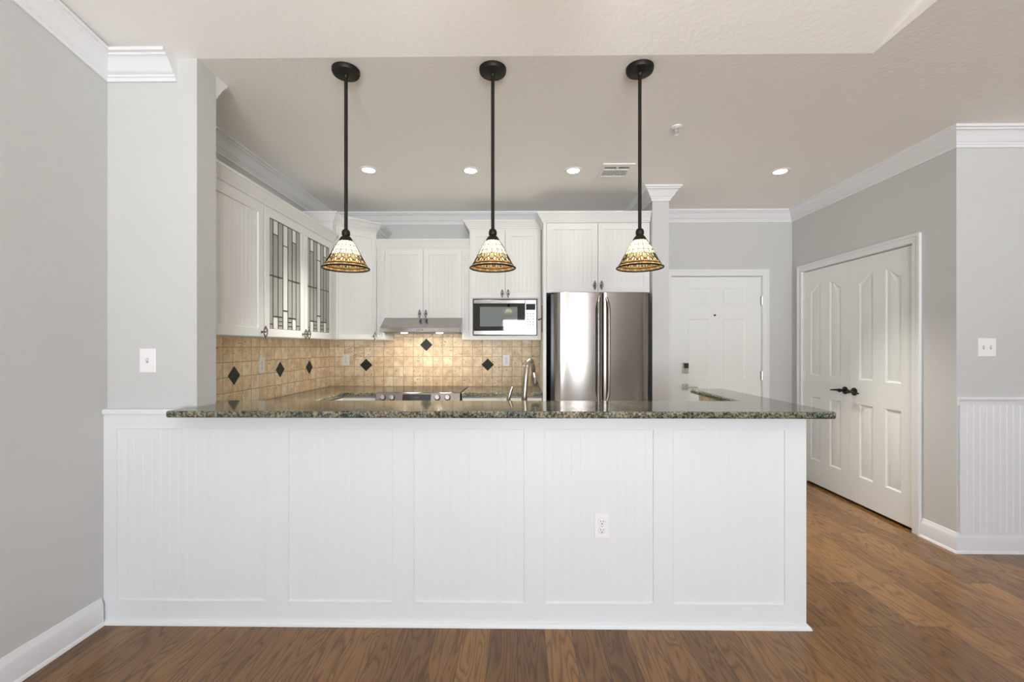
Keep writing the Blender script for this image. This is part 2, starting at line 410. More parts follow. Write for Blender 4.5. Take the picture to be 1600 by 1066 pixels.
struct('wall_left', MB().prism([(YB + .1, 0), (YB + .1, ZC), (YC, ZC), (yr, zs(yr)), (yr, 0)], XL - .1, XL, 'x'), M['wall'], 'long grey wall at the left edge of the photo', 'wall')
struct('wall_back', MB().box(XL, 1.26, YB, YB + .1, 0, ZC), M['wall'], 'grey kitchen back wall behind the range and cabinets', 'wall')
DX0, DX1, DZ = 1.598, 2.541, 2.07
struct('wall_entry', MB().plate([(1.26, 0), (DX0, 0), (DX0, DZ), (DX1, DZ), (DX1, 0), (XR + .1, 0), (XR + .1, ZC), (1.26, ZC)], [], YE, YE + .12), M['wall'], 'grey hall wall around the white entry door', 'wall')
CY0, CY1, CZ = 3.163, 4.379, 2.08
# closet wall (plane x = XR) built as a prism along x
struct('wall_right', MB().prism([(YF, 0), (CY0, 0), (CY0, CZ), (CY1, CZ), (CY1, 0), (YE, 0), (YE, ZC), (YF, ZC)], XR, XR + .12, 'x'), M['wall'], 'grey hall wall holding the white double closet doors', 'wall', 0)
struct('wall_nook', MB().box(XR + .12, XFR, YF, YF + .1, 0, ZC), M['wall'], 'grey wall above the white beadboard wainscot at the right edge', 'wall')
struct('wall_closet_back', MB().box(XR + .75, XR + .8, YF + .1, YE + .1, 0, ZC), M['wall'], 'hidden rear wall of the hall closet', 'wall')
# rear wall with the windows
SX0, SX1, SZ = -.45, .80, 2.14
TX0, TX1, TZ = 1.225, 1.975, 2.66; SB = .36
rw = MB().box(XL, SX0, YR - .1, YR, 0, ZC).box(SX1, TX0, YR - .1, YR, 0, ZC).box(TX1, XFR, YR - .1, YR, 0, ZC)
rw.box(SX0, SX1, YR - .1, YR, SZ, ZC).box(TX0, TX1, YR - .1, YR, TZ, ZC).box(XL, XV + .06, YR - .1, YR, ZC, zs(yr)).box(SX0, SX1, YR - .1, YR, 0, SB).box(TX0, TX1, YR - .1, YR, 0, SB)
struct('wall_rear', rw, M['wall'], 'grey living room wall behind the camera around two windows', 'wall')
struct('wall_side', MB().box(XFR, XFR + .1, YR - .1, YF + .1, 0, ZC), M['wall'], 'grey living room side wall, out of frame', 'wall')
for nm, x0, x1, zt, lb in (('window_1', SX0, SX1, SZ, 'white framed window behind the camera, seen mirrored in the microwave'), ('window_2', TX0, TX1, TZ, 'tall white window behind the camera, seen mirrored in the refrigerator')):
    zb = SB
    w1 = thing(nm, (0, 0, 0), lb, 'window', kind='structure')
    MB().plate([(x0, zb), (x1, zb), (x1, zt), (x0, zt)], [[(x0 + .06, zb + .06), (x1 - .06, zb + .06), (x1 - .06, zt - .06), (x0 + .06, zt - .06)]], YR - .08, YR - .02).build('window_frame', M['trim'], w1, 0)
    MB().box(x0 + .06, x1 - .06, YR - .055, YR - .05, zb + .06, zt - .06).build('glass', M['window'], w1)
# column and refrigerator stub
XC = -1.56; YCB = 2.235
struct('wall_column', MB().box(XL, XC, YC, YCB, 1.011, ZC), M['wall'], 'pale grey full-height column standing on the left end of the half wall', 'column')
SX, SXR, SY = 1.196, 1.342, 3.87
struct('wall_stub', MB().box(SX, SXR, SY, YB, 0, ZC), M['wall'], 'narrow grey wall end between the refrigerator and the entry hall', 'wall')

# mouldings
CROWN = [(0, -.115), (.010, -.115), (.013, -.100), (.019, -.096), (.020, -.088), (.028, -.084), (.036, -.070), (.048, -.052), (.060, -.036), (.070, -.027), (.074, -.026), (.076, -.018), (.088, -.014), (.090, 0), (0, 0)]
p = [(XC, YCB), (XL, YCB), (XL, YB), (SX, YB), (SX, SY), (SXR, SY), (SXR, YE), (XR, YE), (XR, YF), (XFR, YF)]
struct('trim_1', MB().sweep(CROWN, [(a, b, ZC) for a, b in p], -1), M['trim'], 'white crown moulding around the kitchen, wall end and entry hall ceiling', 'moulding')
p = [(-1.655, YC, ZC), (XL, YC, ZC), (XL, YR, zs(YR))]
struct('trim_2', MB().sweep(CROWN, p, 1), M['trim'], 'white crown moulding on the column and along the left wall', 'moulding')
BASE = [(0, 0), (.022, 0), (.020, .012), (.015, .018), (.014, .095), (.011, .108), (.006, .118), (.004, .130), (0, .131)]
struct('baseboard_left', MB().sweep(BASE, [(XL, YR, 0), (XL, 2.065, 0)], -1), M['trim'], 'white baseboard along the left grey wall', 'baseboard')
struct('baseboard_right', MB().sweep(BASE, [(XR, 3.108, 0), (XR, YF, 0), (XFR, YF, 0)], -1), M['trim'], 'white baseboard wrapping the corner under the wainscot', 'baseboard')
struct('baseboard_entry', MB().sweep(BASE, [(2.62, YE, 0), (XR, YE, 0), (XR, 4.455, 0)], -1), M['trim'], 'white baseboard in the corner between entry and closet doors', 'baseboard')
RAIL = [(0, 0), (.010, 0), (.012, .006), (.012, .028), (.016, .034), (.024, .040), (.026, .050), (.022, .058), (0, .058)]
wn = thing('trim_3', (XR, YF, 0), 'white beadboard wainscot with chair rail on the right wall', 'wainscot', kind='structure')
MB().bead(.012, XFR - XR, .125, .96, -.012, 0, .042, .003, .0011).build('beadboard', M['trim'], wn, 0)
MB().sweep(RAIL, [(.003, 0, .954), (XFR - XR, 0, .954)], -1).build('chair_rail', M['trim'], wn)

# ------------------------------------------------------------------ half wall with beadboard panels
HX1 = 1.37; HY = 2.08; HYB = 2.215; HZ = 1.011
hw = thing('wall_half', (0, 0, 0), 'white panelled half wall of the breakfast bar, five beadboard panels', 'half wall', kind='structure')
core = MB().box(XL, HX1, HY + .010, HYB, 0, HZ).box(1.255, HX1, HYB, 3.0, 0, HZ)
core.build('core', M['trim'], hw)
xs = []
f_ = 680.0
for a, b in ((181, 417), (449.5, 615), (645.5, 820.5), (850.5, 1022.5), (1051.5, 1228)):
    q = []
    for u in (a, b):
        k = (u - 800) / f_; th = math.radians(.7); rx = k * math.cos(th) - math.sin(th); ry = k * math.sin(th) + math.cos(th); q.append(rx * HY / ry)
    xs.append(q)
holes = [[(a, .107), (b, .107), (b, .947), (a, .947)] for a, b in xs]
MB().plate([(XL, 0), (HX1, 0), (HX1, HZ), (XL, HZ)], holes, HY, HY + .010).build('face_frame', M['trim'], hw, 0)
for a, b in xs:
    MB().bead(a - .0005, b + .0005, .1065, .9475, HY + .0055, HY + .0105, .0445, .002, .0005).build('beadboard_panel', M['trim'], hw, 0)
    r = MB()
    for (x0, x1, z0, z1) in ((a, b, .107, .113), (a, b, .941, .947), (a, a + .006, .113, .941), (b - .006, b, .113, .941)):
        r.box(x0, x1, HY - .002, HY + .008, z0, z1)
    r.build('panel_bead', M['trim'], hw, 0, .0015)
MB().sweep([(0, 0), (.018, 0), (.017, .008), (.012, .015), (.004, .019), (0, .02)], [(XL + .0, HY, 0), (HX1, HY, 0), (HX1, 3.0, 0)], -1).build('shoe_moulding', M['trim'], hw)
MB().box(XL, -1.612, HY - .012, YC, HZ, 1.036).build('ledge', M['trim'], hw, 0, .004)
# tile strip on the kitchen side of the half wall
struct('wall_tile_bar', MB().box(1.245, 1.255, 2.225, 3.0, .914, HZ).box(XC, 1.255, HYB, 2.225, .914, HZ), M['tile'], 'travertine tile strip under the raised bar facing the kitchen', 'backsplash')

# ------------------------------------------------------------------ granite
bar = MB().prism([(-1.612, 1.972), (1.43, 1.972), (1.444, 1.986), (1.444, 3.055), (1.43, 3.07), (1.222, 3.07), (1.208, 3.055), (1.208, 2.375), (XL + .002, 2.375), (XL + .002, YCB + .002), (XC + .002, YCB + .002), (XC + .002, YC - .002), (-1.612, YC - .002)], HZ, 1.043)
tag(bar.build('bar_top', M['granite'], None, 35, .009, 3), 'L-shaped green-brown granite bar top on the white half wall', 'countertop')
CT = .914; CE = .035
XLF = -1.585; YBF = 3.965; RX0, RX1 = -1.278, -.516; XP = .234
tag(MB().prism([(XL + .012, 2.235), (XLF, 2.235), (XLF, YBF), (RX0 - .003, YBF), (RX0 - .003, YB - .012), (XL + .012, YB - .012)], CT - CE, CT).build('corner_countertop', M['granite'], None, 35, .006), 'granite worktop along the left tiled wall, turning to the range', 'countertop')
tag(MB().box(RX1 + .003, XP - .002, YBF, YB - .012, CT - CE, CT).build('short_countertop', M['granite'], None, 35, .006), 'short granite worktop between the range and the refrigerator panel', 'countertop')
tag(MB().box(XLF + .002, 1.243, 2.227, 2.88, CT - CE, CT).build('sink_countertop', M['granite'], None, 35, .006), 'lower granite worktop hidden behind the raised bar, carrying the faucet', 'countertop')

# ------------------------------------------------------------------ tile backsplash with diamonds
def atY(u, v, Y):
    a = (u - 800) / 680; b = -(v - 541) / 680; th = math.radians(.7)
    r = (a * math.cos(th) - math.sin(th), a * math.sin(th) + math.cos(th)); t = Y / r[1]; return r[0] * t, 1.34 + b * t
def atX(u, v, X):
    a = (u - 800) / 680; b = -(v - 541) / 680; th = math.radians(.7)
    r = (a * math.cos(th) - math.sin(th), a * math.sin(th) + math.cos(th)); t = X / r[0]; return r[1] * t, 1.34 + b * t
tb = thing('wall_tile_back', (0, YB, CT), 'tumbled travertine backsplash with black diamonds on the kitchen back wall', 'backsplash', kind='structure')
tx0 = -.954 - .5 * TP
MB().box(XL - tx0, XP - tx0, -.010, 0, 0, .70).build('tile_field', M['tile'], tb).location = (tx0, 0, 0)
dd = .066
for u, v in ((572, 570.5), (666, 539), (762, 570)):
    x, z = atY(u, v, YB - .012)
    z -= CT
    MB().prism([(x - dd, z), (x, z - dd), (x + dd, z), (x, z + dd)], -.013, -.008, 'y').build('accent_tile', M['slate'], tb, 0, .0015)
tl = thing('wall_tile_left', (XL, 0, CT), 'tumbled travertine backsplash with black diamonds on the left kitchen wall', 'backsplash', kind='structure')
MB().box(0, .010, 2.235, YB - .010, 0, .487).build('tile_field', M['tile'], tl)
for u, v in ((366, 587), (438, 577.5), (483.5, 574)):
    y, z = atX(u, v, XL + .012)
    z -= CT
    MB().prism([(y - dd, z), (y, z - dd), (y + dd, z), (y, z + dd)], .008, .013, 'x').build('accent_tile', M['slate'], tl, 0, .0015)

# ------------------------------------------------------------------ cabinets
def pull_mesh(x, y, z):
    """pewter birdcage pull: two tips, four bulging wires, a post"""
    m = MB(); h = .031
    for k in range(4):
        a0 = PI / 2 * k + PI / 4; pts = []
        for i in range(9):
            t = i / 8; r = .0035 + .0105 * math.sin(PI * t); a = a0 + t * 1.2
            pts.append((x + r * math.cos(a), y - .026 + r * math.sin(a), z - h + 2 * h * t))
        m.tube(pts, .0024, 6)
    for sg in (-1, 1):
        m.lathe([(.0005, sg * (h + .011)), (.004, sg * (h + .006)), (.006, sg * h), (.003, sg * (h - .004))], 10, (x, y - .026, z))
    m.lathe([(.009, 0), (.009, -.003), (.0045, -.006), (.0045, -.018)], 12, (x, y, z), 'y')
    m.lathe([(.0045, -.005), (.007, 0), (.0045, .005)], 10, (x, y - .026, z))
    return m
FW = .057; DT = .02
def rect(x0, x1, z0, z1): return [(x0, z0), (x1, z0), (x1, z1), (x0, z1)]
def cab_door(root, x0, x1, z0, z1, yf, px=None, pz=None, fw=FW):
    d = MB().plate(rect(x0, x1, z0, z1), [rect(x0 + fw, x1 - fw, z0 + fw, z1 - fw)], yf - DT, yf).build('door', M['cab'], root, 0, .0025)
    i = MB().bead(x0 + fw - .003, x1 - fw + .003, z0 + fw - .003, z1 - fw + .003, yf - .010, yf - .002, .040, .003, .0013)
    i.build('panel', M['cab'], d, 0)
    if px is not None: pull_mesh(px, yf - DT, pz).build('pull', M['pewter'], d)
    return d
def glass_door(root, x0, x1, z0, z1, yf, px, pz):
    fw = .055
    d = MB().plate(rect(x0, x1, z0, z1), [rect(x0 + fw, x1 - fw, z0 + fw, z1 - fw)], yf - DT, yf).build('door', M['cab'], root, 0, .0025)
    gx0, gx1, gz0, gz1 = x0 + fw, x1 - fw, z0 + fw, z1 - fw; w = gx1 - gx0; h = gz1 - gz0
    cs = [0, .125, .275, .425, .585, .725, .865, 1.]
    X = [gx0 + w * c for c in cs]; Z = lambda t: gz1 - h * t
    g = MB(); ca = MB(); y0, y1 = yf - .012, yf - .009
    def piece(c, t0, t1, white): g.box(X[c], X[c + 1], y0, y1, Z(t1), Z(t0), 1 if white else 0)
    def hline(c0, c1, t, r=.0032): ca.box(X[c0], X[c1], y0 - .002, y1 + .001, Z(t) - r, Z(t) + r)
    for c in range(7):
        if c == 3: piece(c, 0, 1, True)
        elif c in (1, 5):
            piece(c, 0, .13, True); piece(c, .13, .89, False); piece(c, .89, 1, True)
        else: piece(c, 0, 1, False)
    for c in range(1, 7):
        ca.box(X[c] - .003, X[c] + .003, y0 - .002, y1 + .001, gz0, gz1)
    hline(3, 4, .20); hline(3, 4, .82, .005)
    hline(1, 2, .13); hline(5, 6, .13)
    hline(0, 3, .515, .0045); hline(4, 7, .515, .0045)
    hline(1, 3, .885, .0045); hline(4, 6, .885, .0045)
    for t in (.925, .965): hline(2, 3, t); hline(4, 5, t)
    hline(0, 1, .955); hline(6, 7, .955)
    for (a, b, c0, c1) in ((gx0, gx1, gz0, gz0 + .003), (gx0, gx1, gz1 - .004, gz1), (gx0, gx0 + .003, gz0, gz1), (gx1 - .003, gx1, gz0, gz1)):
        ca.box(a, b, y0 - .002, y1 + .001, c0, c1)
    g.build('leaded_glass', [M['greyglass'], M['whiteglass']], d, 0); ca.build('came', M['lead'], d, 0)
    pull_mesh(px, yf - DT, pz).build('pull', M['pewter'], d)
    return d
CC = [(0, 0), (.006, 0), (.008, .010), (.016, .014), (.018, .024), (.026, .032), (.036, .046), (.044, .058), (.050, .064), (.052, .068), (.060, .072), (.060, .085), (0, .085)]
def box_open(m, w, d, z0, z1, t=.018, yf=0):
    """carcass with an open front"""
    m.box(0, t, yf, yf + d, z0, z1).box(w - t, w, yf, yf + d, z0, z1).box(t, w - t, yf, yf + d, z0, z0 + t).box(t, w - t, yf, yf + d, z1 - t, z1).box(t, w - t, yf + d - .006, yf + d, z0, z1)
    return m
UZ0, UZ1 = 1.40, 2.305; UD = .335 - .011
rL = PI / 2
# left run of wall cabinets (local x runs along +Y, front faces +X)
c1 = thing('wall_cabinet', (XL + UD + .001, 2.250, 0), 'white wall cabinet with one solid beadboard door, next to the column', 'cabinet', rL)
w = .578
MB().box(0, w, 0, UD, UZ0, UZ1).build('body', M['cab'], c1, 0, .002)
cab_door(c1, .030, w - .006, UZ0 + .002, 2.258, 0, w - .030, 1.432)
MB().sweep(CC, [(0, 0, 2.262), (w, 0, 2.262)], -1).build('crown', M['cab'], c1)
c2 = thing('glass_front_cabinet', (XL + UD + .001, 2.829, 0), 'white wall cabinet with two leaded glass doors on the left wall', 'cabinet', rL)
w = 1.071
b2 = box_open(MB(), w, UD, UZ0, UZ1)
b2.box(.018, w - .018, .02, UD - .006, 1.68, 1.695).box(.018, w - .018, .02, UD - .006, 1.97, 1.985).box(.018, w - .018, 0, .02, 2.258, UZ1 - .018)
b2.build('body', M['cab'], c2, 0, .002)
glass_door(c2, .006, .5325, UZ0 + .002, 2.258, 0, .508, 1.432)
glass_door(c2, .5355, w - .022, UZ0 + .002, 2.258, 0, .560, 1.432)
MB().sweep(CC, [(0, 0, 2.262), (w, 0, 2.262)], -1).build('crown', M['cab'], c2)
# corner cabinet with diagonal door; local frame = world axes, origin at the back left corner
CX = XL + .012; CYB = YB - .012
k3 = thing('corner_cabinet', (CX, CYB, 0), 'tall white corner wall cabinet with a diagonal beadboard door', 'cabinet')
yl = 3.902 - CYB; xa, ya = -1.665 - CX, 3.985 - CYB; xb, yb = -1.385 - CX, 4.265 - CYB
HT = 2.475
MB().prism([(0, 0), (0, yl), (xa, yl), (xa, ya), (xb, yb), (xb, 0)], UZ0, HT).build('body', M['cab'], k3, 0, .002)
dl = math.hypot(xb - xa, yb - ya)
tmp = cab_door(k3, .012, dl - .012, UZ0 + .004, 2.435, 0, dl - .042, 1.435, .05)
tmp.location = (xa, ya, 0); tmp.rotation_euler = (0, 0, math.atan2(yb - ya, xb - xa))
MB().sweep(CC, [(0, yl, 2.455), (xa, yl, 2.455), (xa, ya, 2.455), (xb, yb, 2.455), (xb, 0, 2.455)], -1).build('crown', M['cab'], k3)
# cabinet above the hood
Y4 = 4.27
c4 = thing('hood_cabinet', (-1.383, Y4, 0), 'white double door cabinet with fluted pilasters above the range hood', 'cabinet')
w = .921; HD = YB - .012 - Y4
d0, d1, dm = .082, w - .082, w / 2
MB().box(.078, w - .078, 0, HD, 1.612, UZ1).build('body', M['cab'], c4, 0, .002)
cab_door(c4, d0 + .002, dm - .0015, 1.614, 2.292, 0, dm - .030, 1.655)
cab_door(c4, dm + .0015, d1 - .002, 1.614, 2.292, 0, dm + .030, 1.655)
for x0, x1 in ((0, .078), (w - .078, w)):
    pl = MB().box(x0, x1, 0, HD, UZ0, UZ1).build('pilaster', M['cab'], c4, 0, .002)
    fl = MB()
    for k in range(3):
        xc = x0 + .0195 + k * .0195
        fl.tube([(xc, .0, UZ0 + .10), (xc, .0, 2.165)], .0055, 8)
    fl.build('fluting', M['cab'], pl)
    for z0 in (UZ0 + .004, 2.178):
        ro = MB()
        ro.box(x0 - .001, x1 + .001, -.012, 0, z0, z0 + .088)
        ro.lathe([(.030, -.012), (.030, -.016), (.025, -.019), (.021, -.016), (.012, -.015), (.008, -.019), (.0005, -.021)], 24, ((x0 + x1) / 2, 0, z0 + .044), 'y')
        ro.build('rosette', M['cab'], pl, 35, .0015)
MB().sweep(CC, [(0, 0, 2.296), (w, 0, 2.296)], -1).build('crown', M['cab'], c4)
# microwave cabinet
Y5 = 4.20; X5 = -.461; W5 = .690; MD = YB - .012 - Y5
c5 = thing('microwave_cabinet', (X5, Y5, 0), 'white cabinet with two short doors above the built-in microwave', 'cabinet')
MX0, MX1, MZ0, MZ1 = .030, W5 - .034, 1.440, 1.797
m5 = MB().plate(rect(0, W5, UZ0, HT), [rect(MX0, MX1, MZ0, MZ1)], 0, .02)
m5.box(0, .018, .02, MD, UZ0, HT).box(W5 - .018, W5, .02, MD, UZ0, HT).box(.018, W5 - .018, .02, MD, UZ0, UZ0 + .018).box(.018, W5 - .018, .02, MD, MZ1 + .003, HT)
m5.build('body', M['cab'], c5, 0)
mid = .5 * (.012 + W5 - .012)
cab_door(c5, .010, mid - .0015, MZ1 + .006, 2.452, 0, mid - .028, 1.842)
cab_door(c5, mid + .0015, W5 - .010, MZ1 + .006, 2.452, 0, mid + .028, 1.842)
MB().sweep(CC, [(0, MD, 2.458), (0, 0, 2.458), (W5, 0, 2.458)], -1).build('crown', M['cab'], c5)
# cabinet above the refrigerator with its full height side panel
Y6 = 3.945; X6 = XP; W6 = SX - .002 - XP
c6 = thing('refrigerator_cabinet', (X6, Y6, 0), 'deep white double door cabinet above the refrigerator with tall side panel', 'cabinet')
D6 = YB - .012 - Y6
MB().box(.028, W6, 0, D6, 1.822, HT).build('body', M['cab'], c6, 0, .002)
MB().box(0, .028, -.012, D6, 0, HT).build('side_panel', M['cab'], c6, 0, .002)
m_ = .028 + .463
cab_door(c6, .030, m_ - .0015, 1.824, 2.448, 0, m_ - .030, 1.885)
cab_door(c6, m_ + .0015, W6 - .004, 1.824, 2.448, 0, m_ + .030, 1.885)
MB().sweep(CC, [(0, .20, 2.455), (0, -.012, 2.455), (W6 - .001, -.012, 2.455)], -1).build('crown', M['cab'], c6)
# base cabinets
def drawer(root, x0, x1, z0, z1, yf, pull=True):
    d = MB().box(x0, x1, yf - DT, yf, z0, z1).build('drawer', M['cab'], root, 0, .003)
    if pull: pull_mesh((x0 + x1) / 2, yf - DT, (z0 + z1) / 2).build('pull', M['pewter'], d)
def base_cab(name, loc, w, d, label, rz=0, drawers=1, doors=1):
    r = thing(name, loc, label, 'cabinet', rz)
    zt = CT - CE
    MB().box(0, w, 0, d, .10, zt).box(.0, w, .06, d, 0, .10).build('body', M['cab'], r, 0, .002)
    n = max(drawers, 1); s_ = w / n
    for i in range(drawers): drawer(r, i * s_ + .008, (i + 1) * s_ - .008, zt - .165, zt - .012, 0)
    n = doors
    for i in range(n):
        s_ = w / n; cab_door(r, i * s_ + .006, (i + 1) * s_ - .006, .115, zt - .175, 0, (i + 1) * s_ - .03 if i % 2 == 0 else i * s_ + .03, zt - .23)
    return r
base_cab('base_cabinet', (XLF - .025, 2.24, 0), 1.735, .375, 'white base cabinets under the left granite worktop', rL, 3, 3)
base_cab('base_cabinet', (XLF - .022, 3.995, 0), RX0 - .003 - XLF + .022, YB - .012 - 3.995, 'narrow white base cabinet left of the range', 0, 1, 1)
base_cab('base_cabinet', (RX1 + .004, 3.995, 0), XP - .004 - RX1 - .004, YB - .012 - 3.995, 'white base cabinet between the range and the refrigerator', 0, 2, 2)
base_cab('base_cabinet', (1.240, 2.85, 0), 1.240 - XLF - .09, 2.85 - 2.23, 'white sink base cabinet hidden behind the bar', PI, 4, 4)

# ------------------------------------------------------------------ range
rg = thing('range', (RX0, 3.93, 0), 'stainless slide-in range with black glass cooktop and four knobs', 'stove')
w = RX1 - RX0; D = YB - .014 - 3.93
MB().box(.002, w - .002, .0, D, .02, .905).build('body', M['steel'], rg, 0, .003)
MB().box(.0, w, .012, D, .908, .921).build('cooktop', M['blackglass'], rg, 0, .003)
MB().box(.002, w - .002, -.012, .0, .21, .76).build('oven_door', M['steel'], rg, 0, .004)
MB().tube([(.06, -.05, .72), (w - .06, -.05, .72)], .011, 12).tube([(.09, -.05, .72), (.09, -.01, .72)], .008, 8).tube([(w - .09, -.05, .72), (w - .09, -.01, .72)], .008, 8).build('handle', M['steel'], rg)
cp = MB().prism([(.012, .920), (.0, .920), (-.012, .914), (-.052, .795), (-.052, .775), (0, .775)], 0, w, 'x').build('control_panel', M['steel'], rg, 0, .002)
n_ = Vector((0, -.119, .040)).normalized()          # outward normal of the slanted panel
t_ = Vector((0, -.040, -.119)).normalized()
def on_panel(x, s_): return Vector((x, -.012, .914)) + t_ * s_
q = MB()
for x0, x1, s0, s1, mi in ((.245, .500, .010, .072, 0),):
    a = [on_panel(x0, s0), on_panel(x1, s0), on_panel(x1, s1), on_panel(x0, s1)]
    q.loops([[tuple(v + n_ * .0005) for v in a], [tuple(v + n_ * .003) for v in a]])
q.build('display', M['blackglass'], cp, 0)
q = MB()
a0, a1, b0, b1 = .352, .388, .034, .041
for x0, x1 in ((.352, .358), (.362, .368), (.374, .380), (.384, .390)):
    a = [on_panel(x0, b0), on_panel(x1, b0), on_panel(x1, b1), on_panel(x0, b1)]
    q.loops([[tuple(v + n_ * .003) for v in a], [tuple(v + n_ * .0034) for v in a]])
q.build('clock_digits', paint('dim_display_digits', (.16, .18, .19), .4), cp, 0)
R_ = n_.to_track_quat('Z', 'Y').to_matrix().to_4x4()
for x in (.068, .150, .560, .652):
    kb = MB().lathe([(.027, 0), (.027, .006), (.024, .008)], 28, mi=1)
    kb.lathe([(.022, .006), (.0215, .026), (.019, .030), (.0005, .031)], 28)
    kb.box(-.004, .004, -.019, .019, .030, .034)
    mt = Matrix.Translation(on_panel(x, .040)) @ R_
    kb.v = [tuple(mt @ Vector(v)) for v in kb.v]
    kb.build('knob', [M['chrome'], M['black']], cp)

# ------------------------------------------------------------------ range hood
hd = thing('range_hood', (-1.301, Y4, 1.47), 'slim stainless range hood under the cabinet above the range', 'range hood')
w = .762
MB().prism([(-.165, .004), (-.165, .044), (-.024, .141), (-.004, .141), (HD - .002, .139), (HD - .002, .004)], 0, w, 'x').build('canopy', M['steel'], hd, 0, .002)
MB().box(.004, w - .004, -.167, -.165, .006, .040).build('front_strip', M['steel'], hd, 0, .001)
for k in range(5):
    MB().box(w / 2 - .032 + k * .014, w / 2 - .025 + k * .014, -.171, -.167, .014, .030).build('button', M['badge'], hd, 0, .001)
MB().box(.03, w - .03, -.14, HD - .04, -.002, .004).build('filter', M['badge'], hd, 0)
for x in (.215, .555):
    MB().lathe([(.030, -.006), (.030, .002)], 24, (x, -.105, 0)).build('lamp', M['hoodlamp'], hd)

# ------------------------------------------------------------------ microwave
mw = thing('microwave', (X5 + MX0, Y5, MZ0), 'built-in stainless and black microwave below the short cabinet doors', 'microwave')
w = MX1 - MX0; h = MZ1 - MZ0
MB().plate(rect(.001, w - .001, .001, h - .001), [rect(.008, w - .012, .010, h - .010)], -.010, .022).build('trim_frame', M['black'], mw, 0, .002)
MB().box(.008, w - .012, .006, .34, .010, h - .010).build('body', M['black'], mw, 0)
xd = w * .81
dr = MB().box(.010, xd - .002, -.006, .006, .050, h - .046).build('door', M['blackglass'], mw, 0, .001)
for z0, z1 in ((h - .045, h - .011), (.011, .049)): MB().box(.010, xd - .002, -.010, .006, z0, z1).build('steel_strip', M['steel'], dr, 0, .002)
mwg = paint('microwave_window', (.22, .25, .25), .03, metal=.35, spec=1.)
MB().box(.070, xd - .075, -.0068, -.006, .090, h - .078).build('window', mwg, dr, 0)
pn = MB().box(xd, w - .014, -.006, .006, .011, h - .011).build('control_panel', M['steel'], mw, 0, .001)
MB().box(xd + .006, w - .020, -.0075, -.006, h - .110, h - .050).build('display', M['blackglass'], pn, 0)
kb = MB()
for i in range(3):
    for j in range(5): kb.box(xd + .014 + i * .026, xd + .034 + i * .026, -.0068, -.006, .100 + j * .026, .116 + j * .026)
kb.build('keypad', paint('keypad_grey', (.33, .36, .35), .3), pn, 0)
bt = MB().plate(rect(xd + .012, w - .026, .045, .078), [rect(xd + .016, w - .030, .049, .074)], -.008, -.006)
bt.build('open_button', M['badge'], pn, 0)

# ------------------------------------------------------------------ refrigerator
FX0, FX1, FYF, FZ = .325, 1.132, 3.765, 1.806
fr = thing('refrigerator', (FX0, FYF, 0), 'stainless french door refrigerator with curved doors and bar handles', 'refrigerator')
w = FX1 - FX0
MB().box(-.030, w + .030, .085, YB - .05 - FYF, .02, FZ - .004).build('body', M['black'], fr, 0, .004)
def fr_door(x0, x1, name, outer):
    n = 40; pts = []
    for i in range(n + 1):
        t = i / n; s_ = (2 * t - 1)
        pts.append((x0 + (x1 - x0) * t, (.004 * s_ * s_ if outer < 0 else 0) + (.022 * abs(s_) ** 12 if s_ * outer > 0 else .003 * abs(s_) ** 30)))
    pts += [(x1, .082), (x0, .082)]
    return MB().prism(pts, .72, FZ, 'z').build(name, M['fridge'], fr, 50, .003)
xm = .414
for (x0, x1, xh) in ((0, xm - .003, xm - .045), (xm + .003, w, xm + .045)):
    sg = 1 if xh > xm else -1
    d = fr_door(x0, x1, 'door', sg)
    hd_ = MB(); pts = []
    for i in range(25):
        t = i / 24; z = .84 + (1.775 - .84) * t
        e_ = min(t, 1 - t) / .13; k = 1 if e_ >= 1 else math.sin(e_ * PI / 2)
        pts.append((xh - sg * (1 - k) * .018, .022 - k * .058, z))
    hd_.tube(pts, .0125, 12); hd_.build('handle', M['fridge'], d)
n = 14; pts = [(w * i / n, .016 * abs(2 * i / n - 1) ** 2.5) for i in range(n + 1)] + [(w, .082), (0, .082)]
fd = MB().prism(pts, .06, .712, 'z').build('freezer_drawer', M['fridge'], fr, 50, .003)
MB().tube([(.08, -.04, .64), (w - .08, -.04, .64)], .012, 12).tube([(.12, -.04, .64), (.12, .01, .64)], .009, 8).tube([(w - .12, -.04, .64), (w - .12, .01, .64)], .009, 8).build('handle', M['fridge'], fd)
MB().box(w - .125, w - .055, .009, .0165, FZ - .047, FZ - .041).build('badge', M['badge'], fr, 0)
MB().box(0, w, .05, .2, .02, .055).build('toe_grille', M['black'], fr, 0)

# ------------------------------------------------------------------ faucet
fa = thing('faucet', (.035, 2.52, CT), 'tall brushed gooseneck faucet with pull-down spray head behind the bar', 'faucet')
MB().lathe([(.028, 0), (.028, .008), (.020, .014), (.019, .05)], 24).build('base', M['faucet'], fa)
pts = [(0, 0, .03)]
for i in range(1, 8): pts.append((.002 * i, 0.0, .03 + .030 * i))
for i in range(1, 13):
    a = PI * .92 * i / 12; r = .070
    pts.append((.016 + (r - r * math.cos(a)) * .35 + .000, (r - r * math.cos(a)) * .93, .24 + .100 * math.sin(a) ** .9 if math.sin(a) > 0 else .24))
rs = [.0175 - .0040 * i / (len(pts) - 1) for i in range(len(pts))]
MB().tube(pts, rs, 16).build('spout', M['faucet'], fa)
p0 = Vector(pts[-1]); dr_ = Vector((.012, .02, -.085))
hp = [p0 + dr_ * (k / 5) for k in range(6)]
hs = MB().tube(hp, [.0145, .019, .023, .025, .026, .022], 16).build('spray_head', M['faucet'], fa)
c_ = hp[3]
MB().box(c_.x - .005, c_.x + .005, c_.y - .0285, c_.y - .020, c_.z - .018, c_.z + .020).build('button', M['black'], hs, 0, .001)
hl = [(-.085, .0, .0), (-.086, 0, .05), (-.088, .0, .085), (-.085, 0, .125), (-.074, 0, .165), (-.064, 0, .192)]
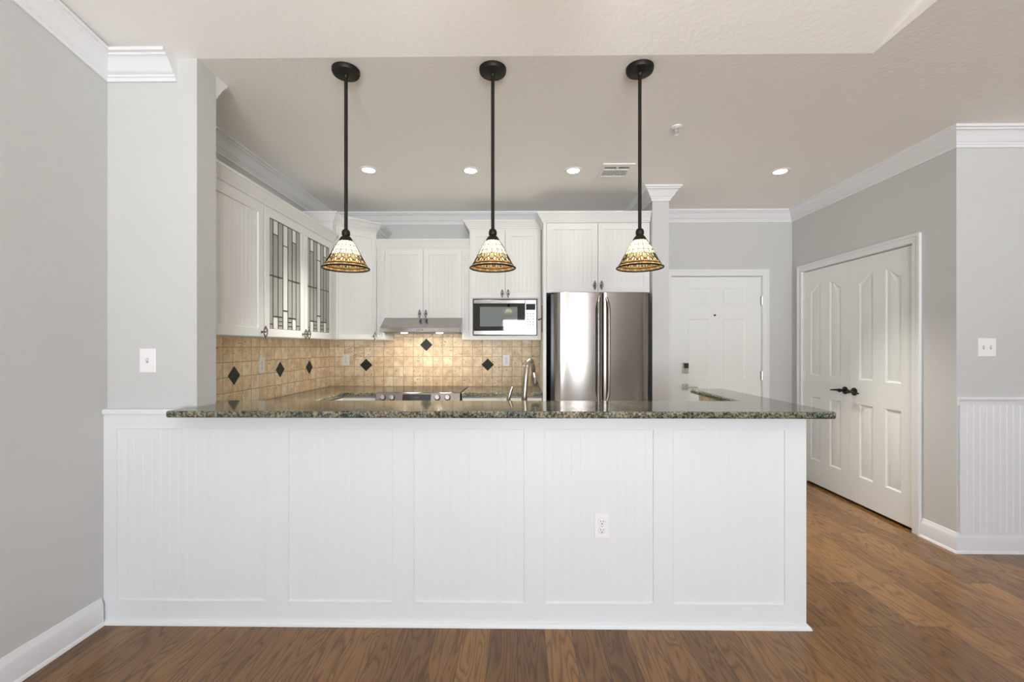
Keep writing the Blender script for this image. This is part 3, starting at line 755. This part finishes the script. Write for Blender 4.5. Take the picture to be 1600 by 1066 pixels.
MB().lathe([(.022, 0), (.022, .006), (.014, .012), (.013, .05)], 20, (-.085, 0, 0)).tube(hl, [.014, .014, .013, .011, .011, .008], 12).tube([(-.088, 0, .085), (-.078, .0, .070), (-.062, .0, .062)], .006, 10).build('lever', M['faucet'], fa)

# ------------------------------------------------------------------ latch bar beside the microwave
la = thing('cabinet_latch', (XP, 4.07, 1.47), 'small bronze latch bar on the white panel beside the microwave', 'latch')
MB().box(-.006, 0, -.022, .022, 0, .25).build('plate', M['copper'], la, 0, .002)
MB().tube([(-.004, 0, .13), (-.018, 0, .125), (-.030, 0, .118)], .004, 8).lathe([(.0005, -.009), (.008, -.003), (.008, .003), (.0005, .009)], 12, (-.032, 0, .117)).build('hook', M['blackmetal'], la)

# ------------------------------------------------------------------ doors
def leaf_mesh(w, z0, z1, panels, t=.035):
    """door leaf facing -y with moulded raised panels; each panel is a function of the inward offset"""
    m = MB().plate(rect(0, w, z0, z1), [p(0) for p in panels], 0, t)
    for p in panels:
        m.loops([[(q[0], y, q[1]) for q in p(d)] for d, y in ((0, 0), (.006, .002), (.013, .008), (.022, .008), (.042, .002), (.046, .0015))])
    return m
def pr(x0, x1, z0, z1): return lambda d: rect(x0 + d, x1 - d, z0 + d, z1 - d)
# entry door
d1 = thing('door_1', (DX0, YE, 0), 'white six panel entry door with keypad lock at the end of the hall', 'door', kind='structure')
w = DX1 - DX0
pans = [pr(.175, .400, 1.770, 1.945), pr(.540, .765, 1.770, 1.945), pr(.175, .400, 1.0, 1.625), pr(.540, .765, 1.0, 1.625), pr(.175, .400, .20, .86), pr(.540, .765, .20, .86)]
lf = leaf_mesh(w - .012, .012, 2.062, pans).build('leaf', M['dooro'], d1, 25); lf.location = (.006, .010, 0)
CASE = [(-.004, 0), (.004, 0)]
def casing(w, h, cw, mat, root, y=-.016):
    m = MB()
    out = [(-cw, 0), (-cw, h + cw), (w + cw, h + cw), (w + cw, 0), (w, 0), (w, h), (0, h), (0, 0)]
    m.prism(out, y, 0, 'y')
    o2 = [(-cw - .003, 0), (-cw - .003, h + cw + .003), (w + cw + .003, h + cw + .003), (w + cw + .003, 0), (w + cw - .018, 0), (w + cw - .018, h + cw - .018), (-cw + .018, h + cw - .018), (-cw + .018, 0)]
    m.prism(o2, y - .006, y, 'y')
    # jambs in the wall thickness
    m.box(0, .004, 0, .11, 0, h).box(w - .004, w, 0, .11, 0, h).box(.004, w - .004, 0, .11, h - .004, h)
    return m.build('casing', mat, root, 0, .002)
casing(w, DZ, .062, M['trim'], d1)
MB().box(-.05, w + .05, .122, .14, -.02, DZ + .05).build('backing', M['dark'], d1, 0)  # added black sheet keeps sky light out of the door gaps
MB().box(.006, w - .006, .0, .09, 0, .012).build('threshold', M['badge'], d1, 0)
MB().lathe([(.010, .012), (.010, .004), (.006, .003), (.0005, .003)], 16, (.459, 0, 1.662), 'y').build('peephole', M['blackmetal'], d1)
lk = MB().box(.125, .180, -.016, .010, 1.055, 1.165).build('keypad_lock', M['nickel'], d1, 0, .003)
MB().box(.128, .177, -.019, -.016, 1.110, 1.162).build('keypad', M['black'], lk, 0, .001)
MB().box(.140, .168, -.022, -.016, 1.062, 1.104).build('key_cover', M['nickel'], lk, 0, .003)
hn = MB().box(.124, .180, -.004, .010, .885, .942)
hn.lathe([(.012, -.004), (.012, -.045)], 16, (.155, 0, .914), 'y').box(.150, .255, -.056, -.042, .908, .920)
hn.build('lever_handle', M['nickel'], d1, 35, .002)
for z in (1.812, 1.034, .25):
    MB().tube([(w - .002, -.004, z - .045), (w - .002, -.004, z + .045)], .007, 10).box(w - .014, w - .002, .004, .010, z - .045, z + .045).build('hinge', M['nickel'], d1)

# closet double doors: local x runs toward the camera (-Y), front faces -X
d2 = thing('door_2', (XR, CY1, 0), 'pair of white closet doors with arched panels and black levers', 'door', -PI / 2, kind='structure')
WO = CY1 - CY0; LW = (WO - .014) / 2
def arch(x0, x1, z0, zlo, zhi, up):
    def f(d):
        top = []
        for i in range(13):
            t = i / 12; k = t if up else 1 - t; q = k * k * (3 - 2 * k)
            top.append((x0 + d + (x1 - x0 - 2 * d) * t, zlo + (zhi - zlo) * q - d))
        return [(x0 + d, z0 + d), (x1 - d, z0 + d)] + top[::-1]
    return f
def closet_leaf():
    a0, a1, b0, b1 = .100, .243, LW - .243, LW - .100
    return leaf_mesh(LW, .022, 2.070, [arch(a0, a1, 1.058, 1.865, 1.940, True), arch(b0, b1, 1.058, 1.865, 1.940, False), pr(a0, a1, .245, .855), pr(b0, b1, .245, .855)])
for i, x0 in enumerate((.006, .008 + LW)):
    l = closet_leaf().build('leaf', M['dooro'], d2, 25); l.location = (x0, .004, 0)
    xh = LW - .050 if i == 0 else .050
    sg = -1 if i == 0 else 1
    lv = MB().lathe([(.033, 0), (.033, -.006), (.027, -.010), (.013, -.012), (.012, -.042), (.016, -.046), (.016, -.056), (.0005, -.058)], 28, (xh, 0, .955), 'y')
    pts = [(xh, -.051, .955), (xh + sg * .03, -.052, .956), (xh + sg * .07, -.054, .953), (xh + sg * .108, -.050, .949)]
    lv.tube(pts, [.011, .010, .0075, .006], 12)
    lv.build('lever_handle', M['blackmetal'], l)
    xg = -.004 if i == 0 else LW + .004
    for z in (1.84, 1.04, .23):
        MB().tube([(xg, -.006, z - .045), (xg, -.006, z + .045)], .0075, 10).box(min(xg, xg + sg * -.022) + 0, max(xg, xg - sg * .022) - 0, -.003, .0005, z - .045, z + .045).build('hinge', M['dooro'], l)
casing(WO, CZ, .062, M['trim'], d2)
MB().box(.0, WO, .05, .06, 0, 2.08).build('shade_sheet', M['dark'], d2, 0)  # black sheet paints the closet's shade behind the leaves

# ------------------------------------------------------------------ switch plates and outlets
def outlet(loc, label, rz=0):
    r = thing('outlet', loc, label, 'outlet', rz, None)
    MB().box(-.036, .036, -.006, 0, -.059, .059).build('plate', M['plastic'], r, 0, .003)
    for dz in (-.020, .020):
        s_ = MB().lathe([(.0165, -.006), (.0165, -.008), (.0155, -.0085)], 24, (0, 0, dz), 'y')
        q = s_.build('socket', M['plastic'], r)
        MB().box(-.0075, -.0050, -.0092, -.0085, dz + .001, dz + .010).box(.0050, .0075, -.0092, -.0085, dz + .001, dz + .009).lathe([(.003, -.0085), (.003, -.0092)], 10, (0, 0, dz - .007), 'y').build('slots', M['slot'], q, 0)
        MB().lathe([(.0175, -.006), (.0175, -.0066), (.0165, -.0066)], 24, (0, 0, dz), 'y', cap=False).build('gap_ring', M['screw'], q)
    MB().lathe([(.003, -.006), (.0025, -.0075)], 10, (0, 0, 0), 'y').build('screw', M['screw'], r)
    return r
def rocker(loc, label, n=1, rz=0, toggle=True, w=None):
    r = thing('light_switch', loc, label, 'light switch', rz)
    w = w or .070 + .046 * (n - 1)
    MB().box(-w / 2, w / 2, -.006, 0, -.059, .059).build('plate', M['plastic'], r, 0, .003)
    for i in range(n):
        x = (i - (n - 1) / 2) * .046
        MB().box(x - .005, x + .005, -.008, -.006, -.012, .012).build('recess', M['screw'], r, 0)
        MB().prism([(-.006, -.004), (-.018, .008), (-.018, .012), (-.006, .006)], x - .0035, x + .0035, 'x').build('toggle', M['plastic'], r, 0, .001)
    return r
x, z = atY(940.5, 822.5, HY); outlet((x, HY + .0055, z), 'white double outlet low on the fourth beadboard panel of the half wall')
x, z = atY(541, 562.5, YB - .01); outlet((x, YB - .010, z), 'white outlet on the back tile, left of the range beside a black diamond')
x, z = atY(791, 563.5, YB - .01); outlet((x, YB - .010, z), 'white outlet on the back tile under the microwave, above the faucet')
y, z = atX(408.5, 571, XL + .010); outlet((XL + .010, y, z), 'cream outlet on the left tiled wall between two black diamonds', PI / 2)
x, z = atY(232, 563.5, YC); rocker((x, YC, z), 'single white light switch plate on the grey column', 1, w=.080)
x, z = atY(1541, 543, YF); rocker((x, YF, z), 'wide white double light switch on the right wall above the wainscot', 2)

# ------------------------------------------------------------------ pendants
def pendant(loc, label):
    r = thing('pendant_lamp', loc, label, 'pendant lamp', 0, 'pendant lamps over the bar')
    MB().lathe([(.0685, 0), (.0685, -.012), (.064, -.022), (.030, -.026), (.014, -.030), (.010, -.04)], 40).build('canopy', M['bronze'], r)
    MB().tube([(0, 0, -.03), (0, 0, -.815)], .0088, 12).build('rod', M['bronze'], r)
    MB().lathe([(.007, -.806), (.016, -.812), (.0205, -.822), (.0205, -.836), (.017, -.842), (.024, -.848), (.031, -.858), (.0365, -.870), (.033, -.8705)], 32, cap=False).build('socket_cap', M['bronze'], r)
    prof = [(.033, -.868), (.041, -.880), (.0495, -.894), (.0575, -.908), (.065, -.922), (.072, -.936), (.0785, -.949), (.0845, -.960), (.0905, -.971), (.097, -.983), (.104, -.994), (.110, -1.002), (.1135, -1.006)]
    # resample
    L = [0]
    for a, b in zip(prof, prof[1:]): L.append(L[-1] + math.hypot(b[0] - a[0], b[1] - a[1]))
    def at(t):
        s_ = t * L[-1]
        for i in range(len(prof) - 1):
            if s_ <= L[i + 1] + 1e-9:
                k = (s_ - L[i]) / (L[i + 1] - L[i]); return (prof[i][0] + (prof[i + 1][0] - prof[i][0]) * k, prof[i][1] + (prof[i + 1][1] - prof[i][1]) * k)
        return prof[-1]
    NT, NA = 36, 192; NM = 8; T0 = .50
    PET = [(0, .30, .14, .30, 3), (0, .30, .06, .24, 0), (-.20, .50, .10, .20, 2), (.20, .50, .10, .20, 2), (-.27, .20, .11, .17, 0), (.27, .20, .11, .17, 0), (.5, .34, .09, .30, 2), (.5, .34, .04, .20, 0), (-.38, .60, .07, .14, 3), (.38, .60, .07, .14, 3)]
    def kind(a, t):
        """glass colour by place: cream panes above, flower band below"""
        if t < T0: return 0
        u = (a / (2 * PI) * NM + .5) % 1 - .5; v = (t - T0) / (1 - T0)
        if v > .80: return (1, 4, 2, 4, 1, 3)[int(a / (2 * PI) * 48) % 6]
        c = None
        for (uc, vc, ru, rv, kd) in PET:
            if ((u - uc) / ru) ** 2 + ((v - vc) / rv) ** 2 < 1 or (uc == .5 and ((u + .5) / ru) ** 2 + ((v - vc) / rv) ** 2 < 1): c = kd
        if c is not None: return c
        if v < .16: return 0
        return 1 if (int(u * 16 + 40) + int(v * 6)) % 2 else 4
    m = MB(); vs = []
    for i in range(NT + 1):
        rr, z = at(i / NT)
        for k in range(NA): a = 2 * PI * k / NA; vs.append((rr * math.cos(a), rr * math.sin(a), z))
    fs = [[] for _ in range(5)]
    for i in range(NT):
        for k in range(NA):
            fs[kind(2 * PI * (k + .5) / NA, (i + .5) / NT)].append((i * NA + k, i * NA + (k + 1) % NA, (i + 1) * NA + (k + 1) % NA, (i + 1) * NA + k))
    m.v = vs
    for j in range(5): m.f += fs[j]; m.mi += [j] * len(fs[j])
    sh = m.build('shade', [M['cream'], M['amber'], M['peach'], M['yellow'], M['olive']], r)
    le = MB()
    def pt(a, t, o=.0006):
        rr, z = at(min(1, max(0, t))); return ((rr + o) * math.cos(a), (rr + o) * math.sin(a), z)
    for k in range(16):
        a = 2 * PI * k / 16; le.tube([pt(a, t) for t in [T0 * i / 6 for i in range(7)]], .0019, 5)
    for t in (.20, .40): le.tube([pt(2 * PI * k / 48, t) for k in range(48)], .0016, 5, closed=True)
    for t in (.885,): le.tube([pt(2 * PI * k / 72, t) for k in range(72)], .0026, 5, closed=True)
    U = lambda u: 2 * PI * u / NM
    V = lambda v: T0 + v * (1 - T0)
    for k in range(NM):
        c = 2 * PI * k / NM
        for (uc, vc, ru, rv, kd) in PET:
            le.tube([pt(c + U(uc + ru * math.cos(2 * PI * i / 14)), V(vc + rv * math.sin(2 * PI * i / 14))) for i in range(14)], .0012 if ru > .05 else .0009, 5, closed=True)
        for sg in (-1, 1):
            le.tube([pt(c + U(sg * (.0 + .5 * i / 8)), V(.62 - .5 * math.sin(PI * i / 8) * .5)) for i in range(9)], .0014, 5)
            le.tube([pt(c + U(sg * .5 * i / 8), V(.05 + .10 * math.sin(PI * i / 8))) for i in range(9)], .0011, 5)
    le.build('lead_lines', M['bronze'], sh)
    MB().tube([(.1135 * math.cos(2 * PI * k / 64), .1135 * math.sin(2 * PI * k / 64), -1.006) for k in range(64)], .0042, 8, closed=True).build('rim', M['bronze'], sh)
    MB().lathe([(.0005, -.955), (.015, -.950), (.022, -.935), (.022, -.922), (.014, -.900), (.011, -.880)], 20).build('bulb', M['bulb'], r)
    return r
P0 = pendant((-.869, 2.197, ZC), 'pendant lamp with stained glass shade hanging before the diagonal corner cabinet')
dup(P0, (-.124, 2.197, ZC), 'pendant lamp with stained glass shade hanging before the microwave')
dup(P0, (.616, 2.197, ZC), 'pendant lamp with stained glass shade hanging before the refrigerator')

# ------------------------------------------------------------------ ceiling fixtures
def can(loc, label):
    r = thing('recessed_light', loc, label, 'ceiling light', 0, 'recessed lights in the ceiling')
    MB().lathe([(.047, -.002), (.050, -.006), (.068, -.005), (.072, -.001), (.072, 0)], 40, cap=False).build('trim_ring', M['plastic'], r)
    MB().lathe([(.0005, -.0030), (.048, -.0030)], 40, cap=False).build('lens', M['lens'], r)
    sl = bpy.data.lights.new('can_light', 'SPOT'); sl.energy = 310; sl.color = (1., .94, .87); sl.spot_size = math.radians(68); sl.spot_blend = 1.0; sl.shadow_soft_size = .045
    so = bpy.data.objects.new('can_light', sl); C.objects.link(so); so.parent = r; so.location = (0, 0, -.012); so.rotation_euler = (math.radians(-10), 0, 0)
    return r
R0 = can((-1.179, 3.44, ZC), 'glowing recessed ceiling light nearest the left cabinets and corner cabinet')
dup(R0, (-.373, 3.46, ZC), 'glowing recessed ceiling light just left of the middle pendant rod')
dup(R0, (.446, 3.47, ZC), 'glowing recessed ceiling light beside the air vent')
dup(R0, (2.105, 3.51, ZC), 'glowing recessed ceiling light over the entry hall')
vt = thing('ceiling_vent', (.78, 3.485, ZC), 'white rectangular air vent in the kitchen ceiling', 'air vent')
MB().plate(rect(-.125, .125, -.145, .145), [rect(-.095, .095, -.085, .015), rect(-.095, .095, .030, .085)], 0, .010)
fr_ = MB()
for (x0, x1, y0, y1) in ((-.125, .125, -.148, -.098), (-.125, .125, .088, .148), (-.125, -.098, -.098, .088), (.098, .125, -.098, .088), (-.098, .098, -.045, -.030)):
    fr_.box(x0, x1, y0, y1, -.010, 0)
fr_.build('frame', M['plastic'], vt, 0, .003)
MB().box(-.098, .098, -.098, .088, -.002, 0).build('backing', M['grey_vent'], vt, 0)
lv = MB()
for k in range(17):
    x = -.094 + k * .01175; lv.box(x - .0022, x + .0022, -.030, .088, -.008, -.002)
lv.build('louvers', M['plastic'], vt, 0)
MB().box(-.006, .006, -.098, -.045, -.012, -.002).build('lever', M['plastic'], vt, 0)
sp_ = thing('sprinkler', (1.015, 2.79, ZC), 'small chrome fire sprinkler head on the ceiling', 'sprinkler')
MB().lathe([(.034, 0), (.033, -.004), (.020, -.010), (.012, -.012)], 28).build('escutcheon', M['plastic'], sp_)
MB().lathe([(.010, -.01), (.010, -.022)], 16).tube([(-.009, 0, -.02), (-.013, 0, -.034), (-.003, 0, -.048)], .0025, 8).tube([(.009, 0, -.02), (.013, 0, -.034), (.003, 0, -.048)], .0025, 8).build('frame', M['chrome'], sp_)
MB().lathe([(.004, -.046), (.016, -.050), (.016, -.052), (.003, -.053)], 20).build('deflector', M['chrome'], sp_)

# ------------------------------------------------------------------ living room lamp, above the frame
bl = thing('ceiling_lamp', (.15, .85, zs(.85)), 'bronze bowl uplight hanging from the sloped ceiling, above the frame', 'ceiling light')
MB().lathe([(.07, .01), (.07, -.02), (.02, -.03)], 32).build('canopy', M['bronze'], bl)
MB().tube([(0, 0, -.02), (0, 0, -.46)], .008, 12).build('stem', M['bronze'], bl)
MB().lathe([(.0005, -.50), (.06, -.495), (.12, -.47), (.17, -.42), (.19, -.38), (.185, -.38), (.165, -.415), (.115, -.463), (.06, -.487), (.0005, -.49)], 40, cap=False).build('bowl', M['bronze'], bl)
pl_ = bpy.data.lights.new('lamp_light', 'POINT'); pl_.energy = 16; pl_.color = (1., .80, .58); pl_.shadow_soft_size = .04
po = bpy.data.objects.new('lamp_light', pl_); C.objects.link(po); po.parent = bl; po.location = (.05, 0, -.40)
